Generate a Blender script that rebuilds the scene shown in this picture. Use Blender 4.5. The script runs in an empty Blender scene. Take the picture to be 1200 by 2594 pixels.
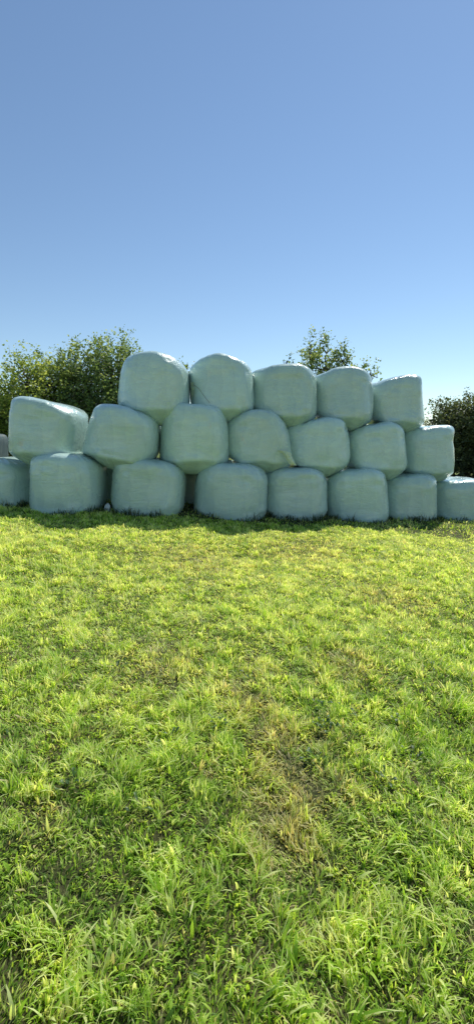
import bpy, math, random
import numpy as np
from mathutils import Vector

scene = bpy.context.scene
col = scene.collection
R = math.radians
rng = np.random.default_rng(7)
random.seed(7)

# ------------------------------------------------------------------ camera
EYE = 1.6
PITCH = math.atan(0.15)
cam_d = bpy.data.cameras.new("camera")
cam_d.sensor_fit = 'HORIZONTAL'
cam_d.sensor_width = 36.0
cam_d.lens = 36.0
cam_d.clip_start = 0.05
cam_d.clip_end = 3000
cam = bpy.data.objects.new("camera", cam_d)
cam.location = (0, 0, EYE)
cam.rotation_euler = (math.pi / 2 - PITCH, 0, 0)
col.objects.link(cam)
scene.camera = cam
CP, SP = math.cos(PITCH), math.sin(PITCH)


def at(sx, sy, Y):
    """point at forward distance Y seen at (sx, sy) of the 1200-wide photo"""
    u = (sx - 600) / 1200.0
    v = -(sy - 1297) / 1200.0
    d = (u, CP + v * SP, -SP + v * CP)
    k = Y / d[1]
    return (d[0] * k, Y, EYE + d[2] * k)


# ------------------------------------------------------------------ light
SUN_EL, SUN_AZ = 53.0, 34.0      # azimuth from +Y towards +X
sd = Vector((math.sin(R(SUN_AZ)) * math.cos(R(SUN_EL)),
             math.cos(R(SUN_AZ)) * math.cos(R(SUN_EL)), math.sin(R(SUN_EL))))
sun_d = bpy.data.lights.new("sun", 'SUN')
sun_d.energy = 5.0
sun_d.angle = R(0.53)
sun_d.color = (1.0, 0.955, 0.88)
sun = bpy.data.objects.new("sun", sun_d)
sun.rotation_euler = (-sd).to_track_quat('-Z', 'Y').to_euler()
sun.location = (10, 12, 30)
col.objects.link(sun)

world = bpy.data.worlds.new("World")
scene.world = world
world.use_nodes = True
wn, wl = world.node_tree.nodes, world.node_tree.links
wn.clear()
sky = wn.new("ShaderNodeTexSky")
sky.sky_type = 'NISHITA'
sky.sun_disc = False
sky.sun_elevation = R(SUN_EL)
sky.sun_rotation = R(SUN_AZ)
sky.altitude = 50
sky.air_density = 1.0
sky.dust_density = 0.05
sky.ozone_density = 1.2
bg = wn.new("ShaderNodeBackground")
bg.inputs[1].default_value = 0.128
wo = wn.new("ShaderNodeOutputWorld")
tintn = wn.new("ShaderNodeMix"); tintn.data_type = 'RGBA'; tintn.blend_type = 'MULTIPLY'
tintn.inputs[0].default_value = 1.0
tintn.inputs[7].default_value = (.95, 1.01, 1.02, 1)
wl.new(sky.outputs[0], tintn.inputs[6])
wl.new(tintn.outputs[2], bg.inputs[0])
wl.new(bg.outputs[0], wo.inputs[0])

scene.view_settings.view_transform = 'Standard'
scene.view_settings.look = 'None'
scene.view_settings.exposure = 0
scene.view_settings.gamma = 1


# ------------------------------------------------------------------ helpers
def tag(o, label=None, cat=None, group=None, kind=None):
    if label: o["label"] = label
    if cat: o["category"] = cat
    if group: o["group"] = group
    if kind: o["kind"] = kind
    return o


def link(name, me, mat, parent=None):
    o = bpy.data.objects.new(name, me)
    if mat: me.materials.append(mat)
    col.objects.link(o)
    if parent: o.parent = parent
    return o


def mesh_np(name, v, quads=None, tris=None, smooth=True):
    """mesh from numpy arrays"""
    me = bpy.data.meshes.new(name)
    nq = 0 if quads is None else len(quads)
    nt = 0 if tris is None else len(tris)
    me.vertices.add(len(v))
    me.vertices.foreach_set("co", np.asarray(v, np.float32).ravel())
    li = []
    st = []
    if nq:
        li.append(np.asarray(quads).ravel()); st.append(np.arange(nq) * 4)
    if nt:
        li.append(np.asarray(tris).ravel()); st.append(nq * 4 + np.arange(nt) * 3)
    li = np.concatenate(li).astype(np.int32)
    st = np.concatenate(st).astype(np.int32)
    me.loops.add(len(li))
    me.loops.foreach_set("vertex_index", li)
    me.polygons.add(nq + nt)
    me.polygons.foreach_set("loop_start", st)
    me.polygons.foreach_set("use_smooth", np.full(nq + nt, smooth))
    me.update(calc_edges=True)
    me.validate()
    return me


def set_col(me, arr):
    a = me.attributes.new("tint", 'FLOAT_COLOR', 'POINT')
    a.data.foreach_set("color", np.asarray(arr, np.float32).ravel())


_tables = {}


def vnoise(x, y, s, seed):
    """smooth value noise in 0..1"""
    if seed not in _tables:
        _tables[seed] = np.random.default_rng(seed).random((64, 64))
    t = _tables[seed]
    x = np.asarray(x) / s; y = np.asarray(y) / s
    xi = np.floor(x).astype(int); yi = np.floor(y).astype(int)
    fx = x - xi; fy = y - yi
    fx = fx * fx * (3 - 2 * fx); fy = fy * fy * (3 - 2 * fy)
    g = lambda a, b: t[a % 64, b % 64]
    return ((g(xi, yi) * (1 - fx) + g(xi + 1, yi) * fx) * (1 - fy)
            + (g(xi, yi + 1) * (1 - fx) + g(xi + 1, yi + 1) * fx) * fy)


GB, GC = -0.075, 0.0259


def ground(x, y):
    x = np.asarray(x, float); y = np.asarray(y, float)
    z = GB * 26 * np.tanh(x / 26) + GC * 30 * np.tanh(y / 30)
    fade = np.exp(-(x * x + y * y) / 60.0 ** 2)
    z = z + fade * (0.09 * (vnoise(x, y, 1.9, 11) - .5) + 0.05 * (vnoise(x, y, .6, 12) - .5))
    far = np.clip((np.hypot(x, y) - 60) / 400, 0, 1)
    return z + 5 * far * (vnoise(x, y, 160, 13) - .5)


def gpt(sx, sy):
    """ground point seen at a photo position"""
    Y = 5.0
    for _ in range(60):
        p = at(sx, sy, Y)
        Y += (p[2] - float(ground(p[0], p[1]))) * 1.2
        Y = min(max(Y, .5), 40)
    return p[0], p[1]


# ------------------------------------------------------------------ materials
def new_mat(name):
    m = bpy.data.materials.new(name)
    m.use_nodes = True
    nt = m.node_tree
    nt.nodes.clear()
    out = nt.nodes.new("ShaderNodeOutputMaterial")
    return m, nt.nodes, nt.links, out


def ramp(n, stops, interp='LINEAR'):
    r = n.new("ShaderNodeValToRGB")
    r.color_ramp.interpolation = interp
    e = r.color_ramp.elements
    while len(e) < len(stops): e.new(0.5)
    for k, (p, c) in enumerate(stops):
        e[k].position = p
        e[k].color = (*c, 1) if len(c) == 3 else c
    return r


def math_n(n, l, op, a, b=None, clamp=False):
    m = n.new("ShaderNodeMath"); m.operation = op; m.use_clamp = clamp
    for k, s in enumerate((a, b)):
        if s is None: continue
        if isinstance(s, (int, float)): m.inputs[k].default_value = s
        else: l.new(s, m.inputs[k])
    return m.outputs[0]


def mix_n(n, l, fac, a, b, blend='MIX'):
    m = n.new("ShaderNodeMix"); m.data_type = 'RGBA'; m.blend_type = blend
    for k, s in ((0, fac), (6, a), (7, b)):
        if isinstance(s, (int, float)): m.inputs[k].default_value = s
        elif isinstance(s, tuple): m.inputs[k].default_value = (*s, 1)
        else: l.new(s, m.inputs[k])
    return m.outputs[2]


def noise_n(n, l, vec, scale, detail=3, rough=.5, dist=0.0):
    t = n.new("ShaderNodeTexNoise")
    t.inputs["Scale"].default_value = scale
    t.inputs["Detail"].default_value = detail
    t.inputs["Roughness"].default_value = rough
    t.inputs["Distortion"].default_value = dist
    if vec is not None: l.new(vec, t.inputs["Vector"])
    return t.outputs["Fac"]


def leaf_material(name, stops, trans=.5, rough=.5, spec=.4, noise=None):
    """foliage: colour from the per-leaf tint attribute (r = shade, g = dryness, b = along blade)"""
    m, n, l, out = new_mat(name)
    at_ = n.new("ShaderNodeAttribute"); at_.attribute_name = "tint"
    sp = n.new("ShaderNodeSeparateColor"); l.new(at_.outputs["Color"], sp.inputs[0])
    rp = ramp(n, stops); l.new(sp.outputs[0], rp.inputs[0])
    c = mix_n(n, l, sp.outputs[1], rp.outputs[0], (0.62, 0.53, 0.29))
    hsv = n.new("ShaderNodeHueSaturation")
    l.new(c, hsv.inputs["Color"])
    v = math_n(n, l, 'MULTIPLY_ADD', sp.outputs[2], .5)  # blades darker towards the base: occlusion put into the colour
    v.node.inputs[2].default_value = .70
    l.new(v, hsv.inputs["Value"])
    b = n.new("ShaderNodeBsdfPrincipled")
    l.new(hsv.outputs[0], b.inputs["Base Color"])
    b.inputs["Roughness"].default_value = rough
    b.inputs["Specular IOR Level"].default_value = spec
    t = n.new("ShaderNodeBsdfTranslucent")
    tc = mix_n(n, l, 1.0, hsv.outputs[0], (1.35, 1.25, 0.7), 'MULTIPLY')
    l.new(tc, t.inputs["Color"])
    ms = n.new("ShaderNodeMixShader"); ms.inputs[0].default_value = trans
    l.new(b.outputs[0], ms.inputs[1]); l.new(t.outputs[0], ms.inputs[2])
    l.new(ms.outputs[0], out.inputs[0])
    return m


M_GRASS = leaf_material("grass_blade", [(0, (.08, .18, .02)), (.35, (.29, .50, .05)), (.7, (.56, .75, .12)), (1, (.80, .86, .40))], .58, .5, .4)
M_TALL = leaf_material("tall_grass_blade", [(0, (.025, .048, .018)), (.6, (.055, .095, .028)), (1, (.13, .16, .06))], .35, .55, .3)  # colour lowered to deepen the shadow at the bales' foot
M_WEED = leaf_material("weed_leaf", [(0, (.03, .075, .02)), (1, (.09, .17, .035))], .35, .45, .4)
M_LEAF_DARK = leaf_material("leaf_dark", [(0, (.055, .105, .04)), (.6, (.15, .235, .08)), (1, (.42, .50, .22))], .5, .45, .45)
M_LEAF_LIGHT = leaf_material("leaf_light", [(0, (.10, .16, .04)), (.6, (.24, .33, .075)), (1, (.47, .54, .17))], .52, .45, .45)
M_LEAF_FAR = leaf_material("leaf_far", [(0, (.04, .065, .034)), (.7, (.085, .12, .055)), (1, (.21, .24, .11))], .4, .5, .4)


def ground_material():
    m, n, l, out = new_mat("field_soil_and_thatch")
    tc = n.new("ShaderNodeTexCoord")
    p = tc.outputs["Object"]
    a = noise_n(n, l, p, 1.1, 6, .6)
    f = noise_n(n, l, p, 34, 5, .7)
    r1 = ramp(n, [(.3, (.022, .028, .010)), (.55, (.055, .068, .02)), (.75, (.14, .145, .05))])
    l.new(f, r1.inputs[0])
    r2 = ramp(n, [(.42, (0, 0, 0)), (.66, (1, 1, 1))]); l.new(a, r2.inputs[0])
    near = mix_n(n, l, math_n(n, l, 'MULTIPLY', r2.outputs[0], .5), r1.outputs[0], (.13, .10, .055))
    # far away the grass sward takes over
    g = noise_n(n, l, p, .09, 5, .6)
    r3 = ramp(n, [(.35, (.13, .18, .035)), (.65, (.22, .26, .06))]); l.new(g, r3.inputs[0])
    fn = mix_n(n, l, .35, r3.outputs[0], r1.outputs[0])
    geo = n.new("ShaderNodeNewGeometry")
    ln = n.new("ShaderNodeVectorMath"); ln.operation = 'LENGTH'; l.new(geo.outputs["Position"], ln.inputs[0])
    mr = n.new("ShaderNodeMapRange"); l.new(ln.outputs["Value"], mr.inputs[0])
    mr.inputs[1].default_value = 9; mr.inputs[2].default_value = 16
    # soil shows between the blades only where the individually built sward stands
    sxyz = n.new("ShaderNodeSeparateXYZ"); l.new(geo.outputs["Position"], sxyz.inputs[0])
    side = math_n(n, l, 'SUBTRACT', math_n(n, l, 'ABSOLUTE', sxyz.outputs[0]), math_n(n, l, 'MULTIPLY', sxyz.outputs[1], .62))
    ms = n.new("ShaderNodeMapRange"); l.new(side, ms.inputs[0]); ms.inputs[1].default_value = 1.0; ms.inputs[2].default_value = 2.6
    mb = n.new("ShaderNodeMapRange"); l.new(sxyz.outputs[1], mb.inputs[0]); mb.inputs[1].default_value = .5; mb.inputs[2].default_value = -.3
    cover = math_n(n, l, 'MAXIMUM', math_n(n, l, 'MAXIMUM', ms.outputs[0], mb.outputs[0]), mr.outputs[0])
    c = mix_n(n, l, cover, near, fn)
    # unseen tan ground added behind the camera to reflect in the film
    sx = n.new("ShaderNodeSeparateXYZ"); l.new(geo.outputs["Position"], sx.inputs[0])
    m2 = n.new("ShaderNodeMapRange"); l.new(sx.outputs["Y"], m2.inputs[0])
    m2.inputs[1].default_value = -7; m2.inputs[2].default_value = -9
    c = mix_n(n, l, m2.outputs[0], c, (.42, .36, .19))
    b = n.new("ShaderNodeBsdfPrincipled")
    l.new(c, b.inputs["Base Color"])
    b.inputs["Roughness"].default_value = .9
    b.inputs["Specular IOR Level"].default_value = .15
    bp = n.new("ShaderNodeBump"); bp.inputs["Strength"].default_value = .8; bp.inputs["Distance"].default_value = .03
    l.new(f, bp.inputs["Height"]); l.new(bp.outputs[0], b.inputs["Normal"])
    l.new(b.outputs[0], out.inputs[0])
    return m


def film_material(name, base=(.485, .65, .605), rough=.27):
    """stretch film over hay: satin plastic with overlaps, wrinkles, dust runs, painted tan reflections"""
    m, n, l, out = new_mat(name)
    tc = n.new("ShaderNodeTexCoord")
    oi = n.new("ShaderNodeObjectInfo")
    off = n.new("ShaderNodeVectorMath"); off.operation = 'SCALE'
    cmb = n.new("ShaderNodeCombineXYZ")
    l.new(oi.outputs["Random"], cmb.inputs[0]); l.new(oi.outputs["Random"], cmb.inputs[1]); l.new(oi.outputs["Random"], cmb.inputs[2])
    l.new(cmb.outputs[0], off.inputs[0]); off.inputs["Scale"].default_value = 83.0
    ad = n.new("ShaderNodeVectorMath"); ad.operation = 'ADD'
    l.new(tc.outputs["Object"], ad.inputs[0]); l.new(off.outputs[0], ad.inputs[1])
    p = ad.outputs[0]

    def scaled(v):
        s = n.new("ShaderNodeVectorMath"); s.operation = 'MULTIPLY'
        l.new(p, s.inputs[0]); s.inputs[1].default_value = v
        return s.outputs[0]
    vert = noise_n(n, l, scaled((11, 11, 1.0)), 1.6, 5, .6, .5)       # vertical streaks (dust runs, creases)
    horz = noise_n(n, l, scaled((.9, .9, 4.5)), 1.5, 3, .55, .5)         # film bands
    blot = noise_n(n, l, p, 2.6, 5, .6, .6)
    fine = noise_n(n, l, p, 55, 3, .6)
    # colour
    tone = mix_n(n, l, blot, tuple(c * .84 for c in base), tuple(min(c * 1.13, 1) for c in base))
    st = ramp(n, [(.46, (0, 0, 0)), (.72, (1, 1, 1))]); l.new(vert, st.inputs[0])
    tone = mix_n(n, l, math_n(n, l, 'MULTIPLY', st.outputs[0], .14), tone, (.58, .62, .52))
    hb = ramp(n, [(.42, (.95, .965, .97)), (.56, (1.03, 1.02, 1.0))]); l.new(horz, hb.inputs[0])
    tone = mix_n(n, l, .35, tone, mix_n(n, l, 1.0, tone, hb.outputs[0], 'MULTIPLY'))
    tan_refl = ramp(n, [(.64, (0, 0, 0)), (.71, (1, 1, 1))])  # tan patches: reflections painted into the film tone
    dn = noise_n(n, l, scaled((1, 1, .8)), 3.3, 6, .62, .4); l.new(dn, tan_refl.inputs[0])
    tone = mix_n(n, l, math_n(n, l, 'MULTIPLY', tan_refl.outputs[0], .42), tone, (.58, .54, .42))
    mot = ramp(n, [(.3, (.95, .96, .96)), (.7, (1.03, 1.03, 1.02))]); l.new(fine, mot.inputs[0])
    tone = mix_n(n, l, 1.0, tone, mot.outputs[0], 'MULTIPLY')
    # overlapping film layers run up the sides
    so = n.new("ShaderNodeSeparateXYZ"); l.new(tc.outputs["Object"], so.inputs[0])
    ang = math_n(n, l, 'ARCTAN2', so.outputs[1], so.outputs[0])
    wv = noise_n(n, l, p, 1.7, 3, .5, .3)
    a1 = math_n(n, l, 'MULTIPLY_ADD', ang, 2.55); l.new(math_n(n, l, 'MULTIPLY_ADD', wv, 1.6), a1.node.inputs[2])
    l.new(math_n(n, l, 'MULTIPLY', oi.outputs["Random"], 17.0), a1.node.inputs[2].links[0].from_node.inputs[2])
    saw = math_n(n, l, 'FRACT', a1)
    lay = ramp(n, [(0, (.90, .93, .94)), (.035, (1.05, 1.04, 1.02)), (.5, (1.0, 1.0, 1.0)), (.97, (.96, .97, .98)), (1, (.90, .93, .94))])
    l.new(saw, lay.inputs[0])
    tone = mix_n(n, l, .8, tone, mix_n(n, l, 1.0, tone, lay.outputs[0], 'MULTIPLY'))
    # per-bale tint
    hs = n.new("ShaderNodeHueSaturation"); l.new(tone, hs.inputs["Color"])
    vv = math_n(n, l, 'MULTIPLY_ADD', oi.outputs["Random"], .16); vv.node.inputs[2].default_value = .92
    l.new(vv, hs.inputs["Value"])
    hu = math_n(n, l, 'MULTIPLY_ADD', math_n(n, l, 'FRACT', math_n(n, l, 'MULTIPLY', oi.outputs["Random"], 7.3)), .035); hu.node.inputs[2].default_value = .478
    l.new(hu, hs.inputs["Hue"])
    b = n.new("ShaderNodeBsdfPrincipled")
    l.new(hs.outputs[0], b.inputs["Base Color"])
    rgr = ramp(n, [(.38, (0, 0, 0)), (.60, (1, 1, 1))]); l.new(noise_n(n, l, p, 1.5, 4, .55, .8), rgr.inputs[0])
    rg = math_n(n, l, 'MULTIPLY_ADD', rgr.outputs[0], .20); rg.node.inputs[2].default_value = rough - .12
    rg2 = math_n(n, l, 'MULTIPLY_ADD', tan_refl.outputs[0], .25); l.new(rg, rg2.node.inputs[2])
    l.new(rg2, b.inputs["Roughness"])
    b.inputs["IOR"].default_value = 1.52
    b.inputs["Specular IOR Level"].default_value = .6
    b.inputs["Coat Weight"].default_value = .55
    b.inputs["Coat Roughness"].default_value = .16
    b.inputs["Coat IOR"].default_value = 1.5
    # wrinkles
    hsum = math_n(n, l, 'MULTIPLY_ADD', vert, .26); l.new(math_n(n, l, 'MULTIPLY', horz, .08), hsum.node.inputs[2])
    wr = noise_n(n, l, p, 4.2, 3, .5, 1.4)
    hs2 = math_n(n, l, 'MULTIPLY_ADD', wr, .95); l.new(hsum, hs2.node.inputs[2])
    cr = n.new('ShaderNodeMapping'); cr.inputs['Rotation'].default_value = (.5, .7, .3); cr.inputs['Scale'].default_value = (1.2, 9, 9)
    l.new(p, cr.inputs[0])
    crn = noise_n(n, l, cr.outputs[0], 1.5, 4, .6, .8)
    crr = ramp(n, [(.40, (0, 0, 0)), (.5, (1, 1, 1)), (.60, (0, 0, 0))]); l.new(crn, crr.inputs[0])
    hs5 = math_n(n, l, 'MULTIPLY_ADD', crr.outputs[0], .22); l.new(hs2, hs5.node.inputs[2]); hs2 = hs5
    hs4 = math_n(n, l, 'MULTIPLY_ADD', fine, .02); l.new(hs2, hs4.node.inputs[2])
    hs3 = math_n(n, l, 'MULTIPLY_ADD', saw, .16); l.new(hs4, hs3.node.inputs[2])
    bp = n.new("ShaderNodeBump"); bp.inputs["Strength"].default_value = .5; bp.inputs["Distance"].default_value = .022
    l.new(hs3, bp.inputs["Height"]); l.new(bp.outputs[0], b.inputs["Normal"])
    l.new(b.outputs[0], out.inputs[0])
    return m


def bark_material():
    m, n, l, out = new_mat("bark")
    tc = n.new("ShaderNodeTexCoord")
    mp = n.new("ShaderNodeMapping"); mp.inputs["Scale"].default_value = (9, 9, 2)
    l.new(tc.outputs["Object"], mp.inputs[0])
    f = noise_n(n, l, mp.outputs[0], 3, 6, .65)
    r = ramp(n, [(.3, (.035, .03, .022)), (.7, (.11, .10, .075))]); l.new(f, r.inputs[0])
    b = n.new("ShaderNodeBsdfPrincipled"); l.new(r.outputs[0], b.inputs["Base Color"])
    b.inputs["Roughness"].default_value = .9
    bp = n.new("ShaderNodeBump"); bp.inputs["Strength"].default_value = .7; bp.inputs["Distance"].default_value = .02
    l.new(f, bp.inputs["Height"]); l.new(bp.outputs[0], b.inputs["Normal"])
    l.new(b.outputs[0], out.inputs[0])
    return m


M_GROUND = ground_material()
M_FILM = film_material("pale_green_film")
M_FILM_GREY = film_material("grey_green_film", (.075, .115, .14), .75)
M_FLAP = film_material("torn_film", (.62, .74, .52), .5)
M_SCRAP = film_material("pale_film_scrap", (.55, .6, .6), .35)
M_BARK = bark_material()


def string_material():
    m, n, l, out = new_mat("twine")
    b = n.new("ShaderNodeBsdfPrincipled")
    tc = n.new("ShaderNodeTexCoord")
    f = noise_n(n, l, tc.outputs["Object"], 60, 2)
    r = ramp(n, [(.3, (.07, .085, .07)), (.7, (.14, .16, .13))]); l.new(f, r.inputs[0])
    l.new(r.outputs[0], b.inputs["Base Color"]); b.inputs["Roughness"].default_value = .7
    l.new(b.outputs[0], out.inputs[0])
    return m


M_TWINE = string_material()

# ------------------------------------------------------------------ ground sheet
N = 420
u = np.linspace(-1, 1, N)
ax = 2.2 * np.sinh(u * 6.6)
gx, gy = np.meshgrid(ax, ax + 4.0, indexing='ij')
gz = ground(gx, gy)
V = np.stack([gx.ravel(), gy.ravel(), gz.ravel()], 1)
idx = np.arange(N * N).reshape(N, N)
Q = np.stack([idx[:-1, :-1].ravel(), idx[1:, :-1].ravel(), idx[1:, 1:].ravel(), idx[:-1, 1:].ravel()], 1)
tag(link("ground", mesh_np("ground", V, Q), M_GROUND), kind="structure")

# ------------------------------------------------------------------ bales
GROUP = "wrapped silage bales in the stack"


def bale_mesh(name, pts, Y, tilt=0.0, n=4.6, depth=None, seed=0, bottom=False):
    P = np.array([at(x, y, Y) for x, y in pts])
    px, pz = P[:, 0], P[:, 2]
    c = np.array([(px.min() + px.max()) / 2, Y, (pz.min() + pz.max()) / 2])
    t = R(tilt)
    ct, s_t = math.cos(t), math.sin(t)
    qx = (px - c[0]) * ct + (pz - c[2]) * s_t
    qz = -(px - c[0]) * s_t + (pz - c[2]) * ct
    ox, oz = (qx.max() + qx.min()) / 2, (qz.max() + qz.min()) / 2
    qx -= ox; qz -= oz
    hx, hz = (qx.max() - qx.min()) / 2, (qz.max() - qz.min()) / 2
    ux, uz = qx / hx, qz / hz
    # radius as a function of angle: dense resample of the closed outline, then light smoothing
    K = len(ux)
    dx, dz = [], []
    for i in range(K):                              # closed Catmull-Rom
        p0, p1, p2, p3 = [np.array((ux[(i + j) % K], uz[(i + j) % K])) for j in (-1, 0, 1, 2)]
        for q in np.linspace(0, 1, 12, endpoint=False):
            r = .5 * ((2 * p1) + (-p0 + p2) * q + (2 * p0 - 5 * p1 + 4 * p2 - p3) * q * q + (-p0 + 3 * p1 - 3 * p2 + p3) * q ** 3)
            dx.append(r[0]); dz.append(r[1])
    ang = np.arctan2(dz, dx); rad = np.hypot(dx, dz)
    o = np.argsort(ang); ang, rad = ang[o], rad[o]
    grid = np.linspace(-math.pi, math.pi, 361)[:-1]
    rt = np.interp(grid, ang, rad, period=2 * math.pi)
    ker = np.exp(-.5 * (np.arange(-6, 7) / 1.4) ** 2); ker /= ker.sum()
    rt = np.convolve(np.concatenate([rt[-6:], rt, rt[:6]]), ker, 'valid')
    rc = (np.abs(np.cos(grid)) ** n + np.abs(np.sin(grid)) ** n) ** (-1 / n)
    ratio = rt / rc
    # canonical rounded drum
    NT, NP = 128, 84
    th = np.linspace(0, 2 * math.pi, NT, endpoint=False)
    ph = np.linspace(-math.pi / 2, math.pi / 2, NP + 2)[1:-1]
    sgn = lambda a, e: np.sign(a) * np.abs(a) ** e
    e = 2.0 / n
    # equal-ish spacing along the profile
    rr = sgn(np.cos(ph), e); zz = sgn(np.sin(ph), e)
    g = np.random.default_rng(100 + seed)
    TH, RR = np.meshgrid(th, rr, indexing='ij')
    _, ZZ = np.meshgrid(th, zz, indexing='ij')
    # slight out-of-round cross-section
    k1, k2 = g.random(2) * 6.28
    wob = 1 + .012 * np.cos(3 * TH + k1) + .008 * np.cos(5 * TH + k2)
    e2 = 2.0 / 2.75
    RY = (1 - np.abs(ZZ) ** 9) ** (1 / 9.0)          # flatter front: the ends turn in tightly
    X = RR * sgn(np.cos(TH), e2); Yc = RY * sgn(np.sin(TH), e2) * wob; Z = ZZ.copy()
    rho = np.hypot(X, Z); A = np.arctan2(Z, X)
    rcv = (np.abs(np.cos(A)) ** n + np.abs(np.sin(A)) ** n) ** (-1 / n)
    w = np.clip(rho / rcv, 0, 1) ** 2.5
    s = 1 + (np.interp(A, grid, ratio, period=2 * math.pi) - 1) * w
    X, Z = X * s, Z * s
    if not bottom:                                   # the underside slopes back and down from a firm front rim
        zr = -1 + .40 + .10 * (vnoise(X * 1.6 + seed * 5, X * 0, .8, 30 + seed) - .5)
        zmin = Z.min()
        kk = np.clip((zr - Z) / (zr - zmin), -.2, 1)
        kk = np.where(kk < .10, .5 * (kk + .10).clip(0) ** 2 / .2, kk)
        Yc *= 1 - .56 * kk
    dp = depth if depth else min(hx, .70)
    X, Yy, Z = X * hx, Yc * dp, Z * hz
    # pleats gathered round the top and bottom shoulders, and soft dents
    prof = np.abs(ZZ) * RR
    pl = np.zeros_like(X)
    for f in (17, 29, 43, 61):
        pl += (g.random() * .6 + .4) * np.cos(f * TH + g.random() * 6.28 + 1.5 * np.cos(3 * TH + g.random() * 6)) / (f / 17) ** .7
    amp = np.exp(-((np.abs(ZZ) - .93) / .10) ** 2) * np.clip(RR, 0, 1) ** 2
    mod = .3 + .7 * (vnoise(TH * 3 + seed * 9.1, ZZ * 2, .9, 40 + seed))
    disp = .0085 * pl * amp * mod
    disp += .036 * (vnoise(TH * 1.0 + 20 * seed, ZZ * 1.2, .55, 60 + seed) - .5) * np.clip(RR * 1.4, 0, 1)
    disp += .018 * (vnoise(TH * 1.0 + 20 * seed, ZZ * 1.2, .2, 80 + seed) - .5) * np.clip(RR * 1.4, 0, 1)
    # make it periodic over the seam at the back-right: fade where the angle wraps
    fadew = np.clip(np.minimum(TH, 2 * math.pi - TH) / .35, 0, 1)
    disp *= fadew
    nx, nyv, nz = np.cos(TH) * RR, np.sin(TH) * RR, ZZ * np.abs(ZZ) ** 3
    ln = np.sqrt(nx ** 2 + nyv ** 2 + nz ** 2) + 1e-6
    X += disp * nx / ln; Yy += disp * nyv / ln; Z += disp * nz / ln
    X += ox; Z += oz
    XX = X * ct - Z * s_t; Z2 = X * s_t + Z * ct
    v = np.stack([XX, Yy, Z2], 2).reshape(-1, 3)
    lo = v.reshape(NT, NP, 3)[:, 0].mean(0); hi = v.reshape(NT, NP, 3)[:, -1].mean(0)
    v = np.concatenate([v, [lo, hi]])
    # stretch and shift the perspective-swollen drum until its projected bounds match the pixel outline
    tx0, tx1 = min(x for x, _ in pts), max(x for x, _ in pts)
    ty0, ty1 = min(y for _, y in pts), max(y for _, y in pts)
    for _ in range(3):
        w_ = v + c
        dep = w_[:, 1] * CP - (w_[:, 2] - EYE) * SP
        sx_ = 600 + 1200 * w_[:, 0] / dep
        sy_ = 1297 - 1200 * (w_[:, 1] * SP + (w_[:, 2] - EYE) * CP) / dep
        kx = (tx1 - tx0) / (sx_.max() - sx_.min())
        kz = (ty1 - ty0) / (sy_.max() - sy_.min())
        shx = ((tx0 + tx1) / 2 - (sx_.max() + sx_.min()) / 2) * Y / 1200
        shz = -((ty0 + ty1) / 2 - (sy_.max() + sy_.min()) / 2) * Y / 1200
        v[:, 0] = v[:, 0] * kx + shx
        v[:, 2] = v[:, 2] * kz + shz
    id_ = np.arange(NT * NP).reshape(NT, NP)
    nx_ = np.roll(id_, -1, 0)
    quads = np.stack([id_[:, :-1].ravel(), nx_[:, :-1].ravel(), nx_[:, 1:].ravel(), id_[:, 1:].ravel()], 1)
    tl = np.stack([np.full(NT, NT * NP), nx_[:, 0], id_[:, 0]], 1)
    tu = np.stack([np.full(NT, NT * NP + 1), id_[:, -1], nx_[:, -1]], 1)
    me = mesh_np(name, v, quads, np.concatenate([tl, tu]))
    return me, c


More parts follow.
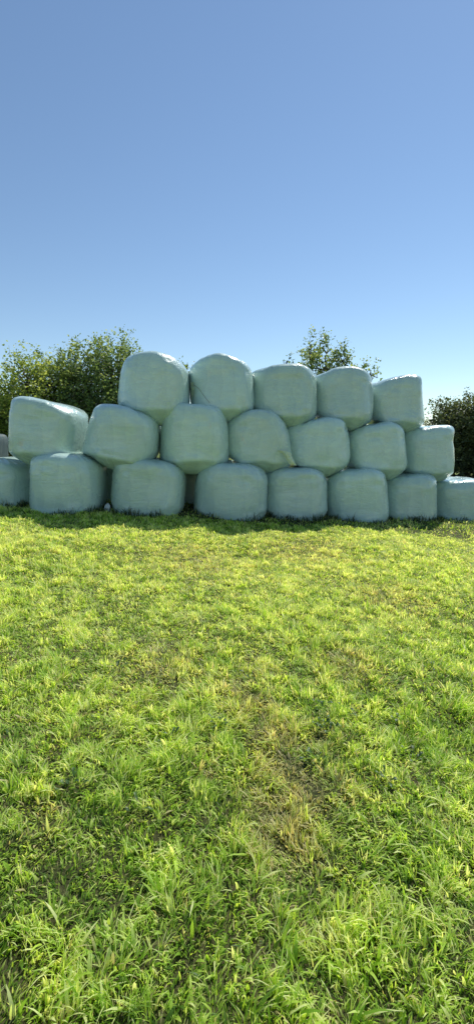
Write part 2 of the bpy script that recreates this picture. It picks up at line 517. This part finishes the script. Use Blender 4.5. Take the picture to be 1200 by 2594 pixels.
BALES = [
 # bottom row, left to right
 ("b0", 8.62, 0, "bottom-row bale cut off by the left edge of the photo, dirty streaks near the grass",
  [(-98, 1290), (-102, 1230), (-92, 1180), (-60, 1160), (0, 1156), (28, 1157), (55, 1165), (94, 1182), (106, 1215), (109, 1260), (106, 1300), (60, 1318), (0, 1320), (-70, 1316)]),
 ("b1", 8.30, 0, "wide squat bottom-row bale under the tilted second-row bale at far left",
  [(74, 1290), (75, 1232), (79, 1194), (86, 1161), (101, 1151), (138, 1146), (176, 1145), (216, 1150), (247, 1162), (267, 1179), (273, 1202), (274, 1235), (271, 1268), (266, 1298), (240, 1322), (170, 1328), (100, 1320)]),
 ("b2", 8.62, 0, "bottom-row bale with a large pale painted reflection, right of a white film scrap",
  [(281, 1280), (280, 1255), (284, 1218), (289, 1187), (302, 1162), (342, 1156), (382, 1158), (428, 1167), (456, 1180), (470, 1205), (472, 1240), (469, 1270), (463, 1302), (430, 1326), (370, 1330), (305, 1322), (286, 1304)]),
 ("b3", 9.00, 0, "wide bottom-row bale right of the dark gap, small torn film tab on its top edge",
  [(491, 1280), (490, 1228), (496, 1198), (508, 1181), (538, 1169), (579, 1166), (610, 1167), (640, 1172), (664, 1184), (676, 1203), (678, 1232), (676, 1272), (672, 1308), (640, 1330), (580, 1334), (520, 1326), (495, 1308)]),
 ("b4", 9.42, 0, "bottom-row bale directly under the hanging torn film flap",
  [(659, 1280), (656, 1225), (662, 1196), (686, 1184), (704, 1180), (736, 1178), (774, 1178), (801, 1182), (817, 1191), (825, 1208), (829, 1236), (829, 1270), (826, 1304), (800, 1332), (740, 1336), (690, 1330), (664, 1310)]),
 ("b5", 9.82, 0, "bottom-row bale third from the right edge of the photo",
  [(811, 1280), (809, 1230), (816, 1205), (842, 1192), (882, 1183), (920, 1181), (952, 1183), (970, 1193), (979, 1216), (984, 1260), (985, 1300), (972, 1328), (910, 1340), (850, 1336), (816, 1320)]),
 ("b6", 10.28, 0, "smaller bottom-row bale, second from the right edge of the photo",
  [(947, 1285), (945, 1240), (962, 1212), (985, 1202), (1010, 1197), (1043, 1193), (1078, 1195), (1097, 1205), (1104, 1228), (1107, 1268), (1106, 1306), (1096, 1332), (1030, 1342), (975, 1336), (949, 1315)]),
 ("b7", 10.75, 0, "bottom-row bale cut off by the right edge of the photo, sunlit along its flat top",
  [(1066, 1285), (1065, 1238), (1076, 1217), (1133, 1208), (1165, 1206), (1199, 1207), (1225, 1212), (1238, 1235), (1240, 1285), (1236, 1325), (1200, 1345), (1130, 1345), (1072, 1325)]),
 ("r0", 9.85, 0, "shaded rear-row bale glimpsed in the narrow slit above the whitish film scrap",
  [(215, 1270), (214, 1215), (222, 1185), (250, 1172), (300, 1170), (350, 1172), (376, 1186), (382, 1220), (380, 1275), (370, 1296), (300, 1300), (225, 1296)]),
 ("r1", 10.25, 0, "deeply shaded rear-row bale glimpsed through the dark gap between two bottom-row bales",
  [(400, 1270), (399, 1215), (406, 1188), (430, 1176), (480, 1173), (535, 1175), (556, 1190), (561, 1220), (560, 1275), (550, 1300), (480, 1304), (412, 1300)]),
 ("q1", 10.0, 0, "upper rear-row bale added to shade the gaps, glimpsed in chinks below the two leftmost top-row bales",  # added above the rear bales to block sky light in the gaps
  [(398, 1130), (398, 1075), (408, 1052), (440, 1042), (480, 1040), (530, 1044), (552, 1060), (560, 1090), (558, 1150), (546, 1172), (480, 1178), (410, 1168)]),
 ("q0", 9.6, 0, "upper rear-row bale added to shade the gaps, glimpsed behind the slumped second-row bale",  # added cover that keeps light out of the slit below
  [(235, 1130), (236, 1080), (246, 1062), (280, 1052), (320, 1050), (365, 1054), (388, 1068), (396, 1095), (394, 1150), (380, 1170), (320, 1174), (246, 1162)]),
 # second row
 ("m0", 10.3, 0, "dark grey-green bale showing only as a sliver at the left edge, behind the second row",
  [(-125, 1130), (-126, 1112), (-112, 1102), (-60, 1098), (-5, 1097), (12, 1100), (20, 1108), (22, 1130), (20, 1160), (12, 1180), (-50, 1188), (-115, 1180), (-124, 1160)]),
 ("m1", 8.35, -5.5, "second-row bale at far left tilted down to the right, standing apart with sky-lit top",
  [(21, 1101), (25, 1055), (32, 1022), (43, 1005), (75, 1003), (126, 1011), (176, 1023), (207, 1034), (221, 1045), (224, 1063), (219, 1093), (212, 1125), (203, 1150), (180, 1166), (135, 1174), (85, 1172), (45, 1162), (25, 1153), (20, 1136)]),
 ("m2", 8.45, -9, "slumped second-row bale leaning left under the leftmost top-row bale",
  [(207, 1146), (216, 1107), (229, 1067), (241, 1041), (259, 1025), (282, 1022), (312, 1026), (352, 1039), (390, 1056), (404, 1074), (406, 1112), (402, 1150), (380, 1172), (335, 1184), (285, 1182), (241, 1166), (213, 1153)]),
 ("m3", 8.82, 0, "upright second-row bale below the gap between the two leftmost top-row bales",
  [(405, 1130), (410, 1082), (419, 1045), (438, 1027), (460, 1021), (503, 1021), (543, 1025), (564, 1036), (575, 1062), (580, 1102), (581, 1152), (575, 1172), (540, 1184), (480, 1190), (440, 1180), (409, 1166), (404, 1152)]),
 ("m4", 9.22, 0, "dome-topped second-row bale with a torn flap of film hanging at its lower right",
  [(564, 1120), (563, 1075), (584, 1058), (618, 1042), (640, 1036), (661, 1036), (686, 1041), (706, 1053), (721, 1071), (731, 1097), (737, 1133), (740, 1160), (730, 1178), (690, 1188), (640, 1184), (595, 1168), (568, 1150)]),
 ("m5", 9.62, 0, "second-row bale immediately right of the hanging torn film flap",
  [(704, 1130), (704, 1092), (716, 1080), (751, 1073), (786, 1062), (816, 1056), (852, 1057), (871, 1064), (881, 1086), (887, 1122), (887, 1168), (868, 1184), (826, 1196), (786, 1186), (745, 1178), (709, 1162)]),
 ("m6", 10.05, 0, "second-row bale next to the row's right-hand end, under the two rightmost top-row bales",
  [(858, 1140), (858, 1105), (871, 1088), (927, 1074), (967, 1067), (998, 1072), (1017, 1084), (1026, 1107), (1031, 1152), (1030, 1184), (1008, 1199), (982, 1205), (945, 1194), (884, 1184), (862, 1168)]),
 ("m7", 10.5, 0, "second-row bale ending the row at right, its right edge sunlit against dark tree",
  [(988, 1140), (988, 1100), (1018, 1086), (1053, 1080), (1078, 1077), (1123, 1076), (1141, 1080), (1146, 1094), (1148, 1132), (1151, 1180), (1143, 1202), (1103, 1210), (1060, 1202), (1000, 1190), (990, 1168)]),
 # top row
 ("t1", 8.62, -2, "largest top-row bale at the row's left end, domed top against the tree",
  [(298, 1020), (299, 985), (304, 946), (317, 916), (337, 899), (372, 890), (403, 888), (433, 896), (461, 912), (477, 932), (481, 976), (480, 1022), (468, 1046), (440, 1062), (405, 1068), (375, 1054), (340, 1040), (308, 1032)]),
 ("t2", 9.02, 0, "top-row bale with loose twine and torn film on its left side",
  [(480, 1000), (479, 945), (484, 924), (497, 912), (522, 900), (551, 893), (573, 896), (613, 909), (631, 922), (640, 946), (643, 988), (644, 1030), (635, 1046), (610, 1056), (578, 1063), (535, 1054), (500, 1042), (484, 1028)]),
 ("t3", 9.42, 0, "middle bale of the five in the top row, puckered film on its upper left corner",
  [(628, 1005), (626, 960), (630, 942), (652, 931), (690, 923), (731, 919), (771, 921), (790, 933), (799, 956), (803, 1001), (802, 1046), (791, 1066), (752, 1078), (722, 1075), (690, 1056), (652, 1046), (630, 1032)]),
 ("t4", 9.84, 0, "top-row bale directly in front of the thin young tree, second from the row's right end",
  [(778, 1005), (777, 962), (785, 946), (813, 939), (841, 930), (872, 927), (912, 931), (931, 939), (941, 957), (945, 1001), (944, 1058), (924, 1074), (892, 1083), (862, 1074), (818, 1062), (783, 1045)]),
 ("t5", 10.28, -1, "rightmost top-row bale with a slanting right edge against open sky",
  [(908, 1010), (908, 975), (940, 962), (964, 955), (998, 948), (1045, 949), (1057, 964), (1065, 1001), (1073, 1041), (1075, 1070), (1056, 1081), (1028, 1088), (990, 1078), (945, 1070), (912, 1050)]),
]
bale = {}
for k, (key, Y, tilt, label, pts) in enumerate(BALES):
    row_n = 6.0 if key[0] in 'brq' else 5.4
    Y += {'b': 0, 'r': 0, 'q': 0, 'm': .10, 't': .20}[key[0]]
    if key[0] in 'mt':                                # sagging underside stretched down in image pixels to fill chinks between the bales
        low = max(y for _, y in pts)
        pts = [(x, y + 12 * max(0, 1 - (low - y) / 16)) for x, y in pts]
    me, c = bale_mesh("silage_bale", pts, Y, tilt, row_n, None, k, key[0] in 'brq')
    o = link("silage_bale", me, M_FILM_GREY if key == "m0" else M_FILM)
    o.location = c
    tag(o, label, "silage bale", GROUP)
    bale[key] = (o, c)


# ---- torn film on bales
def flap_mesh(name, pts3, c, div=5, seed=1, crump=.008, th=.003):
    """a ragged sheet through a grid of 3-D points (rows of equal length), subdivided and crumpled"""
    G = np.array(pts3, float)
    nr, nc, _ = G.shape
    ur = np.linspace(0, nr - 1, (nr - 1) * div + 1); uc = np.linspace(0, nc - 1, (nc - 1) * div + 1)
    A = np.stack([[np.interp(ur, np.arange(nr), G[:, j, k]) for j in range(nc)] for k in range(3)], -1)   # nc, nur, 3
    B = np.stack([[np.interp(uc, np.arange(nc), A[:, i, k]) for i in range(len(ur))] for k in range(3)], -1)  # nur, nuc, 3
    g = np.random.default_rng(seed)
    B += g.normal(0, crump, B.shape) * np.array([.6, 1.0, .6])
    a, b, _ = B.shape
    v = (B - np.array(c)).reshape(-1, 3)
    i_ = np.arange(a * b).reshape(a, b)
    q = np.stack([i_[:-1, :-1].ravel(), i_[:-1, 1:].ravel(), i_[1:, 1:].ravel(), i_[1:, :-1].ravel()], 1)
    return mesh_np(name, v, q)


def add_flap(key, rows, seed, mat=M_FLAP, name="film_flap", crump=.006, free=False):
    """rows of (photo x, photo y, stand-off from the bale skin)"""
    o, c = bale[key]
    g3 = []
    for row in rows:
        r_ = []
        for sx, sy, off_ in row:
            org = Vector((0, 0, EYE)); dv = (Vector(at(sx, sy, 9.0)) - org).normalized()
            hit, loc, nor, _ = o.ray_cast(org - o.location, dv)
            if free and g3 + [r_] != [[]]:             # hangs free in front of the skin it tore from
                r_.append(Vector(at(sx, sy, (g3[0] if g3 else r_)[0][1] - off_)))
                continue
            r_.append(Vector(loc) + o.location - dv * off_ if hit else None)
        g3.append(r_)
    known = [p for r_ in g3 for p in r_ if p is not None]
    for r_, row in zip(g3, rows):
        for i, p in enumerate(r_):
            if p is None:                           # past the edge of the bale: hangs free beside it
                d_ = min((q for q in known), key=lambda q: abs(q[2] - at(*row[i][:2], q[1])[2]))[1]
                r_[i] = Vector(at(row[i][0], row[i][1], d_ - row[i][2]))
    me = flap_mesh(name, [[tuple(p) for p in r_] for r_ in g3], c, 5, seed, crump)
    return link(name, me, mat, o)


bpy.context.view_layer.update()
f = add_flap("m4", [[(701, 1141, .004), (712, 1140, .03), (725, 1143, .05), (736, 1147, .03)],
                    [(716, 1149, .004), (722, 1149, .06), (731, 1151, .07), (739, 1155, .04)],
                    [(722, 1159, .01), (729, 1160, .07), (737, 1161, .08), (743, 1163, .05)],
                    [(729, 1171, .03), (736, 1171, .08), (743, 1171, .08), (748, 1173, .06)],
                    [(735, 1177, .05), (740, 1176, .07), (747, 1178, .07), (751, 1178, .06)]], 3, free=True)
f["label"] = "torn strip of paler film hanging loose"
add_flap("t2", [[(484, 968, .02), (490, 966, .03)], [(483, 982, .03), (491, 982, .05)],
                [(484, 996, .03), (490, 996, .05)], [(485, 1012, .02), (488, 1010, .03)]], 5, crump=.010)
add_flap("b3", [[(537, 1164, .03), (548, 1163, .04), (566, 1164, .04), (585, 1165, .03)],
                [(541, 1172, .004), (553, 1171, .03), (570, 1171, .03), (588, 1171, .004)]], 6, M_FILM, crump=.005)


def tube(path, r0, r1, seg=6):
    """vertices and quads of a tapering tube"""
    path = [Vector(p) for p in path]
    n_ = len(path)
    vs = []
    for i, p in enumerate(path):
        d = (path[min(i + 1, n_ - 1)] - path[max(i - 1, 0)]).normalized()
        s = d.cross(Vector((0.3, 1, .2))).normalized(); t = d.cross(s)
        r = r0 + (r1 - r0) * i / (n_ - 1)
        for k in range(seg):
            a = 2 * math.pi * k / seg
            vs.append(p + s * (r * math.cos(a)) + t * (r * math.sin(a)))
    q = []
    for i in range(n_ - 1):
        for k in range(seg):
            q.append((i * seg + k, i * seg + (k + 1) % seg, (i + 1) * seg + (k + 1) % seg, (i + 1) * seg + k))
    return [tuple(v) for v in vs], q


# twine lying across the film of the second top-row bale
o2, c2 = bale["t2"]
tp = [(486, 972, .60), (495, 977, .56), (505, 986, .64), (515, 1000, .67), (524, 1012, .69), (531, 1020, .68)]
bpy.context.view_layer.update()
path = []
for sx, sy, q in tp:
    o_cam = Vector((0, 0, EYE)); pt = Vector(at(sx, sy, 9.02)); dvec = (pt - o_cam).normalized()
    hit, loc, nor, _ = o2.ray_cast(o_cam - o2.location, dvec)
    if hit: path.append(loc + nor * .002)
if len(path) > 2:
    v, q = tube(path, .0035, .0035, 5)
    link("twine", mesh_np("twine", np.array(v), np.array(q)), M_TWINE, o2)

# pale scrap of film on the grass between two bottom bales
g = np.random.default_rng(4)
sx_, sy_, sz_ = at(272, 1278, 8.05)
NTs, NPs = 22, 13
th = np.linspace(0, 2 * math.pi, NTs, endpoint=False); ph = np.linspace(-1.45, 1.45, NPs)
T, Pp = np.meshgrid(th, ph, indexing='ij')
rad = .055 * (1 + .5 * (vnoise(T * 2, Pp * 2, .8, 90) - .5) + .25 * g.normal(0, 1, T.shape) * .5)
v = np.stack([rad * np.cos(T) * np.cos(Pp) * .9, rad * np.sin(T) * np.cos(Pp) * .8, rad * np.sin(Pp) * 1.5], 2).reshape(-1, 3)
id_ = np.arange(NTs * NPs).reshape(NTs, NPs); nx_ = np.roll(id_, -1, 0)
q = np.stack([id_[:, :-1].ravel(), nx_[:, :-1].ravel(), nx_[:, 1:].ravel(), id_[:, 1:].ravel()], 1)
o = link("film_scrap", mesh_np("film_scrap", v, q, smooth=False), M_SCRAP)
o.location = (sx_, sy_, float(ground(sx_, sy_)) + .06)
tag(o, "small crumpled whitish film scrap on the grass between two bottom-row bales", "film scrap")


# ------------------------------------------------------------------ grass
def blades(x, y, h, w, ang, lean, tint, dry, twist=None, z0=None, droop=.6):
    n_ = len(x)
    z = (ground(x, y) if z0 is None else z0) - .008
    dx, dy = np.cos(ang), np.sin(ang)
    tw = (ang + math.pi / 2 + rng.normal(0, .6, n_)) if twist is None else twist
    wx, wy = np.cos(tw) * w / 2, np.sin(tw) * w / 2
    ts = np.array([0, .4, .75, 1.0]); ws = np.array([.8, 1, .7, 0])
    vs = np.zeros((n_, 7, 3)); tc = np.zeros((n_, 7, 4)); k = 0
    for t, wd in zip(ts, ws):
        out = h * lean * (t ** 1.7)
        up = h * (t - droop * lean * t ** 2.6 * .6)
        up = np.maximum(up, .004 * t)
        cx, cy, cz = x + dx * out, y + dy * out, z + up
        for s_ in ((-1, 1) if wd > 0 else (0,)):
            vs[:, k, 0] = cx + s_ * wx * wd; vs[:, k, 1] = cy + s_ * wy * wd; vs[:, k, 2] = cz
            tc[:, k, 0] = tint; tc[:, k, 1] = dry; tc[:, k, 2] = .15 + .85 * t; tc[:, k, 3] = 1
            k += 1
    base = (np.arange(n_) * 7)[:, None]
    q = np.concatenate([base + np.array([0, 1, 3, 2]), base + np.array([2, 3, 5, 4])])
    t = base + np.array([4, 5, 6])
    return vs.reshape(-1, 3), q, t, tc.reshape(-1, 4)


# where the turf is thin and straw coloured (photo positions laid on the ground)
DRY = [(gpt(x, y), r, s) for x, y, r, s in [
    (640, 1790, .15, .65), (690, 1870, .14, .75), (720, 1960, .13, .9), (760, 2010, .14, .85), (700, 2050, .14, .8),
    (800, 1880, .14, .4), (860, 1990, .12, .45), (590, 1750, .15, .45), (650, 1700, .18, .25), (880, 1680, .18, .45),
    (520, 1970, .05, .7), (730, 2110, .16, .7), (100, 2080, .1, .35), (880, 1700, .2, .4), (1000, 1520, .35, .35),
    (420, 1690, .3, .3), (500, 1420, .6, .3), (760, 1390, .7, .3)]]


def dryness(x, y):
    d = np.zeros_like(x)
    for (cx, cy), r, s in DRY:
        rr = np.hypot((x - cx) / r, (y - cy) / (r * 1.25))
        d = np.maximum(d, s * np.exp(-rr ** 2))
    d = d * (.55 + .9 * vnoise(x, y, .09, 21))
    return np.clip(d, 0, 1)


def zone(y0, y1, dens, hm, wm, xm=.60, xo=.8):
    """an even short sward plus taller tufts"""
    xmax = xm * y1 + xo
    n_ = int(dens * (y1 - y0) * 2 * xmax)
    y = rng.uniform(y0, y1, n_); x = rng.uniform(-xmax, xmax, n_)
    k = np.abs(x) < xm * y + xo
    x, y = x[k], y[k]
    tuft = .45 * vnoise(x, y, .085, 31) + .35 * vnoise(x, y, .035, 32) + .2 * vnoise(x, y, .3, 30)
    tuft = np.clip((tuft - .38) * 3.2, 0, 1)
    dr = dryness(x, y)
    fs = np.exp(-((y - (8.0 + .24 * (x + 2.9) - .75)) / .45) ** 2)   # stack's shadow darkened into the blade tint along its foot
    keep = rng.random(len(x)) < (.62 + .38 * tuft) * (1 - .12 * dr)
    x, y, tuft, dr, fs = x[keep], y[keep], tuft[keep], dr[keep], fs[keep]
    m_ = len(x)
    big = vnoise(x, y, 1.1, 33)
    tall = rng.random(m_) < .06 + tuft * .6
    h = np.where(tall, hm * (.45 + .75 * tuft), hm * .50) * rng.uniform(.55, 1.3, m_) * (1 - .4 * dr) * (.8 + .4 * big)
    w = wm * rng.uniform(.55, 1.35, m_)
    fa = vnoise(x, y, .09, 34) * 9 + vnoise(x, y, .9, 35) * 5
    ang = fa + rng.normal(0, 1.0, m_)
    lean = np.clip(rng.normal(.60, .32, m_) + .4 * (vnoise(x, y, .12, 36) - .5) + np.where(tall, 0, .2), .08, 1.5)
    tint = np.clip(.06 + 1.0 * rng.random(m_) ** 1.1 + .5 * (vnoise(x, y, .12, 37) - .5) + .25 * (vnoise(x, y, 1.3, 38) - .5)
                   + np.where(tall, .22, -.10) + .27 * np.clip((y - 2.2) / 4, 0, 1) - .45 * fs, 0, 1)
    dead = rng.random(m_) < (.06 + .06 * np.clip((y - 2) / 4, 0, 1) + .8 * dr)
    dryv = np.where(dead, rng.uniform(.5, 1, m_), dr * .35 + .05 * rng.random(m_))
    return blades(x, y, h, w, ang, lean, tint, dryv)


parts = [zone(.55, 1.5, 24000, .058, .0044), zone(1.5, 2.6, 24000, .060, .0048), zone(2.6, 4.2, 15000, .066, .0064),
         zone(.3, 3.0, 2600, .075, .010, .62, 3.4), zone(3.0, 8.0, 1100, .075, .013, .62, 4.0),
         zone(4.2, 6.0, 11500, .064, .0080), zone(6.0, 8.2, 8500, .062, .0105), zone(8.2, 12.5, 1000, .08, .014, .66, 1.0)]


def merge(parts):
    V, Q, T, C, o = [], [], [], [], 0
    for v, q, t, c in parts:
        V.append(v); Q.append(q + o); T.append(t + o); C.append(c); o += len(v)
    return np.concatenate(V), np.concatenate(Q), np.concatenate(T), np.concatenate(C)


V, Q, T, C = merge(parts)
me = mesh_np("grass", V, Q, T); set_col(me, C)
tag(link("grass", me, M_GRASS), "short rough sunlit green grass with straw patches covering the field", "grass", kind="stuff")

# uncut grass left standing along the foot of the bales
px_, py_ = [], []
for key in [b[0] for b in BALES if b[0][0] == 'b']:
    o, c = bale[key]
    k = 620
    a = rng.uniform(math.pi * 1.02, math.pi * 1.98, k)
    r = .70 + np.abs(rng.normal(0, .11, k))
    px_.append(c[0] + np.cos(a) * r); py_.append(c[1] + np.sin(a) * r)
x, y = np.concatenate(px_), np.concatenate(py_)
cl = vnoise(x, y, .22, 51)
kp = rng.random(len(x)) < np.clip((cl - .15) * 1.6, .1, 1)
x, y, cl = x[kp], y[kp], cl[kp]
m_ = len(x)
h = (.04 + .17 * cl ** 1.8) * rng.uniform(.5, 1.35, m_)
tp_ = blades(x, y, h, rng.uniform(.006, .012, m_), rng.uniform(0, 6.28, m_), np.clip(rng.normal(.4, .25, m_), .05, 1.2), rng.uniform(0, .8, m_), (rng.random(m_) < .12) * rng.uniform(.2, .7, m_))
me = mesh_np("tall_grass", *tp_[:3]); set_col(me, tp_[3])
tag(link("tall_grass", me, M_TALL), "taller uncut grass, darkened in colour for the shade, along the foot of the bales", "tall grass", kind="stuff")


# low broad-leaved weeds scattered in the turf
def weed_patch():
    vs, qs, cs, o = [], [], [], 0
    spots = [gpt(*p) for p in [(550, 1835), (556, 1850), (820, 1845), (815, 1800), (835, 1860), (620, 1720), (1010, 1840), (300, 1700),
                               (790, 1930), (880, 1815), (180, 2000), (1100, 1700), (430, 1880), (980, 1990), (1050, 1930), (350, 2060)]]
    for (cx, cy) in spots:
        for _ in range(random.randint(5, 11)):
            a = random.uniform(0, 6.28); d = random.uniform(0, .05)
            bx_, by_ = cx + d * math.cos(a), cy + d * math.sin(a)
            bz = float(ground(bx_, by_)) + random.uniform(.015, .05)
            L, W = random.uniform(.022, .045), random.uniform(.012, .02)
            e = random.uniform(.2, .9)
            ca, sa = math.cos(a), math.sin(a)
            prof = [(0, 0, 0), (.35, .8, .02), (.7, 1, .0), (1, .25, -.25)]
            tv = random.random()
            for t, wd, dz in prof:
                for s_ in (-1, 0, 1):
                    vs.append((bx_ + ca * L * t * math.cos(e) - sa * W / 2 * wd * s_, by_ + sa * L * t * math.cos(e) + ca * W / 2 * wd * s_,
                               bz + L * (t * math.sin(e) + dz) + abs(s_) * W * .18 * wd))
                    cs.append((tv, 0, .7, 1))
            for i in range(3):
                for j in range(2):
                    b_ = o + i * 3 + j
                    qs.append((b_, b_ + 1, b_ + 4, b_ + 3))
            o += 12
    me = mesh_np("weeds", np.array(vs), np.array(qs)); set_col(me, cs)
    tag(link("weeds", me, M_WEED), "low dark broad-leaved weeds scattered through the short turf", "weeds", kind="stuff")


weed_patch()


# ------------------------------------------------------------------ trees
def make_tree(name, label, cat, base, blobs, n_shoots, leaf, mat, seed, upness=.7, shoot=(.22, .5), spacing=.026, trunk_r=.12, shell=.45, group=None, tint_bias=0.0, plume=.075):
    g = np.random.default_rng(seed)
    bx, by = base
    bz = float(ground(bx, by))
    root = bpy.data.objects.new(name, None)
    root.location = (bx, by, bz)
    col.objects.link(root)
    tag(root, label, cat, group)
    B0 = np.array([bx, by, bz])
    blobs = np.array(blobs, float)
    vol = blobs[:, 3] * blobs[:, 4] * blobs[:, 5]
    which = g.choice(len(blobs), n_shoots, p=vol ** .8 / (vol ** .8).sum())
    d = g.normal(0, 1, (n_shoots, 3)); d /= np.linalg.norm(d, axis=1)[:, None]
    rr = g.uniform(shell ** 3, 1, n_shoots) ** (1 / 3)
    lump = .78 + .34 * vnoise(d[:, 0] * 2 + which * 3.1, d[:, 2] * 2 + d[:, 1], .45, seed + 5)
    pos = blobs[which, :3] + d * blobs[which, 3:6] * (rr * lump)[:, None]
    keep = pos[:, 2] > ground(pos[:, 0], pos[:, 1]) + .15
    pos, d, which, rr = pos[keep], d[keep], which[keep], rr[keep]
    ns = len(pos)
    up = np.array([0, 0, 1.0])
    dr = d * .55 + up * upness + g.normal(0, .35, (ns, 3))
    dr /= np.linalg.norm(dr, axis=1)[:, None]
    L = g.uniform(*shoot, ns)
    # wood
    vs, qs, o = [], [], 0

    def add(path, r0, r1, seg):
        nonlocal o
        v, q = tube(path, r0, r1, seg)
        vs.extend(v); qs.extend([tuple(i + o for i in f_) for f_ in q]); o += len(v)
    top = blobs[:, :3].mean(0)
    fork = B0 + (top - B0) * .35
    add([B0 - (0, 0, .2), B0 + (fork - B0) * .5 + g.normal(0, .04, 3), fork], trunk_r * 1.25, trunk_r * .8, 9)
    for b in blobs:
        mid = fork + (b[:3] - fork) * .5 + g.normal(0, .12, 3)
        add([fork, mid, b[:3] + g.normal(0, .05, 3)], trunk_r * .6, trunk_r * .28, 7)
        for _ in range(7):
            dd = g.normal(0, 1, 3); dd /= np.linalg.norm(dd); dd[2] = abs(dd[2]) * .8
            e = b[:3] + dd * b[3:6] * .75
            add([b[:3], b[:3] + (e - b[:3]) * .5 + g.normal(0, .08, 3), e], trunk_r * .25, trunk_r * .07, 5)
    for i in range(0, ns):
        p = pos[i]; c = blobs[which[i], :3]
        if i % 6 == 0:
            a = c + (p - c) * .45
            add([a, a + (p - a) * .6 + g.normal(0, .04, 3), p], .014, .008, 3)
        if i % 3 == 0:
            add([p, p + dr[i] * L[i]], .006, .002, 3)
    wv = np.array(vs) - B0
    link("trunk", mesh_np("trunk", wv, np.array(qs)), M_BARK, root)
    # leaves along every shoot
    cnt = np.maximum((L / spacing * 1.15).astype(int), 3)
    si = np.repeat(np.arange(ns), cnt)
    n_ = len(si)
    f_ = g.random(n_)
    ctr = pos[si] + dr[si] * (L[si] * f_)[:, None]
    ctr = ctr + g.normal(0, plume, (n_, 3)) * (1 - .5 * f_)[:, None]
    az = g.uniform(0, 2 * math.pi, n_)
    ld = np.stack([np.cos(az), np.sin(az), g.normal(.15, .45, n_)], 1) + dr[si] * .55
    ld /= np.linalg.norm(ld, axis=1)[:, None]
    side = np.cross(ld, g.normal(0, 1, (n_, 3)) * .6 + up); side /= np.linalg.norm(side, axis=1)[:, None] + 1e-6
    nrm = np.cross(side, ld)
    s_ = leaf * 1.25 * g.uniform(.6, 1.25, n_) * (1.05 - .45 * f_)
    wd = s_ * g.uniform(.30, .42, n_)
    pt = ctr + ld * (s_ * .12)[:, None]
    mid = pt + ld * (s_ * .45)[:, None]
    tip = pt + ld * s_[:, None] - nrm * (s_ * .12)[:, None]
    l1 = mid + side * wd[:, None] + nrm * (wd * .3)[:, None]
    l2 = mid - side * wd[:, None] + nrm * (wd * .3)[:, None]
    lv = np.stack([pt, l1, tip, l2], 1)
    base_i = (np.arange(n_) * 4)[:, None]
    lt = np.concatenate([base_i + np.array([0, 1, 2]), base_i + np.array([0, 2, 3])])
    clump = vnoise(pos[:, 0] * 1.0 + pos[:, 1], pos[:, 2], .5, seed + 9)
    tn = np.clip(.15 + .5 * g.random(n_) + .5 * (clump[si] - .5) + .30 * f_ + .35 * (np.repeat(g.random(ns), cnt) - .5) + tint_bias, 0, 1)
    tc = np.zeros((n_, 4, 4)); tc[:, :, 0] = tn[:, None]
    tc[:, :, 1] = (g.random(n_) * .04)[:, None]; tc[:, :, 2] = .75; tc[:, :, 3] = 1
    me = mesh_np("crown", lv.reshape(-1, 3) - B0, None, lt, smooth=False)
    set_col(me, tc.reshape(-1, 4))
    link("crown", me, mat, root)
    return root


def blob(sx, sy, Y, rxp, rzp, ry=None):
    p = at(sx, sy, Y)
    k = Y / 1200.0
    return (*p, rxp * k, ry if ry else rxp * k, rzp * k)


Y1 = 13.6
p = at(270, 1100, Y1)
make_tree("broadleaf_tree", "tall dense dark green tree behind the left end of the stack", "tree", (p[0], Y1),
          [blob(285, 955, Y1, 66, 92, 1.1), blob(215, 968, Y1, 62, 82, 1.0), blob(250, 1045, Y1 - .2, 110, 95, 1.5),
           blob(150, 1000, Y1, 66, 92, 1.1), blob(345, 985, Y1 + .1, 50, 85, 1.0), blob(410, 985, Y1 + .3, 45, 60, .9), blob(470, 955, Y1 + .5, 18, 32, .4), blob(330, 1085, Y1, 120, 90, 1.4),
           blob(150, 1110, Y1 - .1, 130, 90, 1.4)],
          2300, .085, M_LEAF_DARK, 21)
Y2 = 12.4
p = at(40, 1120, Y2)
make_tree("broadleaf_bush", "yellow-green sunlit bush at the left edge of the photo", "bush", (p[0], Y2),
          [blob(72, 975, Y2, 36, 72, .8), blob(15, 1028, Y2, 55, 68, 1.0), blob(60, 1065, Y2, 90, 75, 1.1), blob(-70, 1045, Y2 + .2, 80, 85, 1.1),
           blob(0, 1120, Y2, 120, 70, 1.2), blob(-90, 1110, Y2, 110, 90, 1.2), blob(130, 985, Y2 + .3, 36, 66, .6)],
          1500, .08, M_LEAF_LIGHT, 22, tint_bias=.08)
Y3 = 15.0
p = at(830, 1150, Y3)
make_tree("young_tree", "thin airy young tree rising behind the right half of the top row", "tree", (p[0], Y3),
          [blob(826, 895, Y3, 14, 52, .3), blob(787, 900, Y3, 14, 40, .3), blob(808, 935, Y3, 46, 36, .6), blob(868, 915, Y3, 20, 32, .35),
           blob(722, 930, Y3, 9, 14, .25), blob(938, 950, Y3, 18, 20, .4), blob(900, 955, Y3, 26, 22, .5), blob(840, 1010, Y3, 80, 60, .9)],
          350, .095, M_LEAF_DARK, 23, upness=1.3, shoot=(.2, .45), trunk_r=.07, tint_bias=.12)
Y4 = 26.0
p = at(1175, 1200, Y4)
make_tree("broadleaf_tree", "dark round-crowned tree in the distance at the right edge", "tree", (p[0], Y4),
          [blob(1142, 1083, Y4, 56, 60, 1.8), blob(1195, 1080, Y4, 68, 60, 1.8), blob(1130, 1140, Y4, 58, 60, 1.6), blob(1200, 1150, Y4 + .4, 50, 40, 1.2),
           blob(1260, 1110, Y4, 80, 90, 2.0), blob(1150, 1215, Y4, 80, 60, 1.8), blob(1230, 1220, Y4, 90, 60, 1.8)],
          3200, .16, M_LEAF_FAR, 24, upness=.45, shoot=(.4, .8), spacing=.07, trunk_r=.22)
